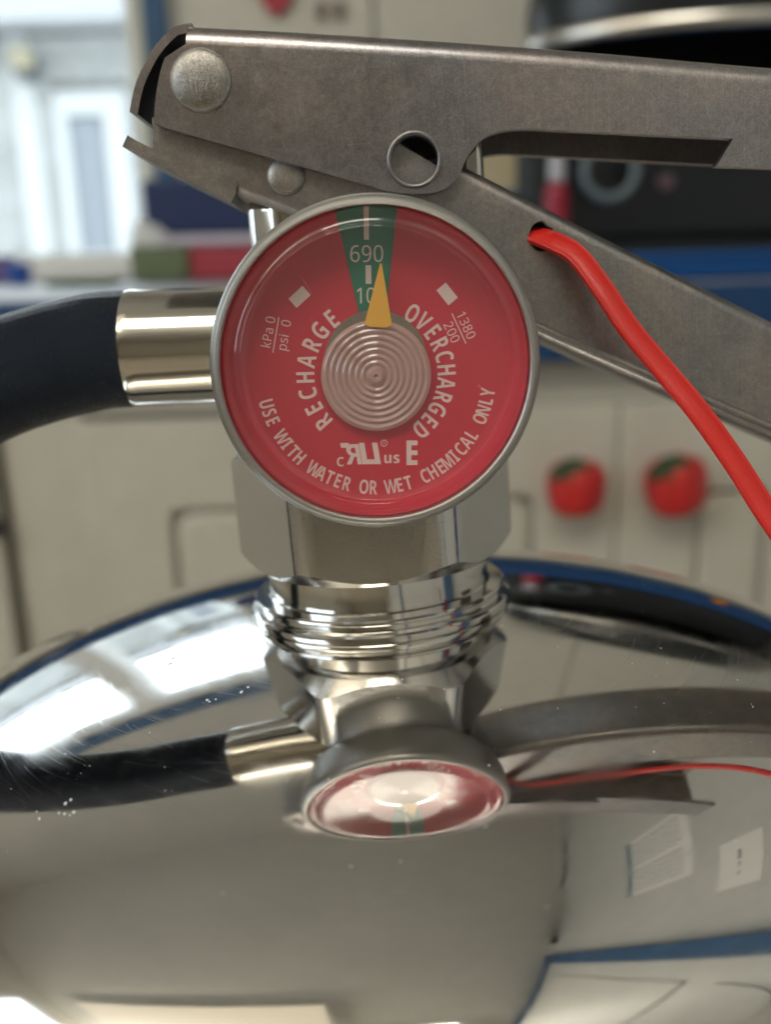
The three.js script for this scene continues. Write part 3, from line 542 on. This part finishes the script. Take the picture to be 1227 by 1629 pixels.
  put('pointer', S(new THREE.ExtrudeGeometry(ps, { depth: 0.25, bevelEnabled: false }).rotateZ(-0.12).translate(0, cy, -4.55)), M.pointer, gg);
  // coil with concentric turns
  const cp = [[6.9, -5.9], [6.9, -4.9]]; for (let k = 0; k < 7; k++) { const r = 6.6 - k * 0.78; cp.push([r, -4.62], [r - 0.2, -4.52], [r - 0.42, -4.62], [r - 0.55, -4.8], [r - 0.68, -4.8]); } cp.push([1.0, -4.4], [0.7, -4.1], [0.3, -4.1], [0.01, -4.5]);
  put('coil', S(creased(ax(cp.slice().reverse(), 90), 0.4).translate(0, cy, 0)), M.coil, gg);
  // clear lens: flat face, stepped ring, bevelled skirt
  put('lens', S(ax([[18.6, -1.4], [18.35, -0.75], [18.1, -0.6], [17.8, -0.8], [17.4, -0.85], [16.9, -0.75], [16.5, -0.4], [16.35, 0.05], [16.1, 0.3], [15.85, 0.05], [15.5, 0.0], [7.2, 0.0], [6.9, 0.12], [6.5, 0.0], [0.01, 0.0]], 140)), M.lens, gg);
}
// water specks and dust on the dome
{
  const n = 420, im = new THREE.InstancedMesh(new THREE.SphereGeometry(1, 8, 6), flat(0.75, 0.76, 0.78, 0.3), n), m4 = new THREE.Matrix4(), qn = new THREE.Quaternion();
  for (let i = 0; i < n; i++) {
    const r = 19 + Math.sqrt(rnd()) * 55, a = rnd() * Math.PI * 2, s = 0.03 + 0.10 * Math.pow(rnd(), 3), x = -2.5 + r * Math.cos(a), z = r * Math.sin(a);
    m4.compose(V3((x - BASE.x) * 0.001, (domeY(r) - BASE.y) * 0.001, z * 0.001), qn, V3(s, s * 0.5, s).multiplyScalar(0.001)); im.setMatrixAt(i, m4);
  }
  im.name = 'dust_specks'; im.userData.kind = 'stuff'; ext.add(im);
}

{
  const D = [[-58.3, -10.6], [-56.7, -12.5], [-53.7, -13.6], [-51.7, -16.4], [-48.2, -18.1], [-45, -19.2], [-61.7, -2.2], [-37.6, 46.1], [-41.3, 45.8], [-38.5, 45.2], [-24, 30], [-20, 29]], list = [];
  for (const [x, z] of D) for (let k = 0; k < 3; k++) { const px = x + (rnd() - 0.5) * 1.6, pz = z + (rnd() - 0.5) * 2.4, r0 = Math.hypot(px + 2.5, pz), q = 0.09 + 0.16 * rnd(); list.push(new THREE.SphereGeometry(1, 12, 8).scale(q, q * 0.55, q * (0.8 + rnd())).translate(px, domeY(r0), pz)); }
  const w = put('water_drops', L(merge(list)), flat(0.8, 0.82, 0.85, 0.15), ext); w.userData.kind = 'stuff';
  const marks = [[-32.0, 14.6, 1.5, 0.35, 0.7], [-31.4, 13.9, 1.0, 0.3, -0.4], [-32.0, 16.6, 1.5, 0.3, 0.15]].map(([x, z, l, t, a]) => new THREE.SphereGeometry(1, 10, 8).scale(l * 0.5, 0.06, t * 0.6).rotateY(a).translate(x, domeY(Math.hypot(x + 2.5, z)) + 0.02, z));
  put('smudge', L(merge(marks)), flat(0.06, 0.035, 0.025, 0.8), ext);
}

/* red tamper seal strap */
{
  const P = [[20.5, 15.2, 4.0], [22.9, 14.1, 8.4], [24.8, 13.0, 10.8], [27.2, 11.2, 12.9], [30.0, 6.6, 15.6], [32.8, 1.3, 17.8], [36.9, -4.7, 20.1], [40.3, -9.7, 22.3], [44.2, -16.4, 24.8], [47.4, -22.9, 27.6], [52, -31, 32], [58, -38.5, 38], [68, -45, 44], [82, -52, 50]];
  const c = new THREE.CatmullRomCurve3(P.map((p) => V3(...p))), n = 120, pos = [], rows = [];
  for (let i = 0; i <= n; i++) {
    const t = i / n, p = c.getPointAt(t), T = c.getTangentAt(t), out = V3(0.25, 0.35, 1).addScaledVector(T, -T.dot(V3(0.25, 0.35, 1))).normalize(), side = V3().crossVectors(T, out).normalize();
    const w = 1.5 + 0.1 * Math.min(1, t * 2.2), h = 0.5, row = [];
    for (let k = 0; k < 20; k++) { const a = k / 20 * Math.PI * 2, ca = Math.cos(a), sa = Math.sin(a), f = (v) => Math.sign(v) * Math.pow(Math.abs(v), 0.55); row.push(p.clone().addScaledVector(side, w * f(ca)).addScaledVector(out, h * f(sa) * (1 + 0.22 * Math.cos(3 * ca * 2.1)))); }
    rows.push(row);
  }
  for (let i = 0; i < n; i++) for (let k = 0; k < 20; k++) { const a = rows[i][k], b = rows[i + 1][k], d = rows[i + 1][(k + 1) % 20], e = rows[i][(k + 1) % 20]; for (const v of [a, d, b, a, e, d]) pos.push(v.x, v.y, v.z); }
  const g = new THREE.BufferGeometry(); g.setAttribute('position', new THREE.Float32BufferAttribute(pos, 3)); g.computeVertexNormals();
  const m = put('seal_strap', L(uvWorld(creased(g, 0.7), 0.001)), M.seal);
  m.rotation.copy(ext.rotation); m.position.copy(ext.position);
  tag(m, 'red plastic tamper seal strap looped through the hole in the carry handle', 'seal');
}
renderer.render(scene, camera);
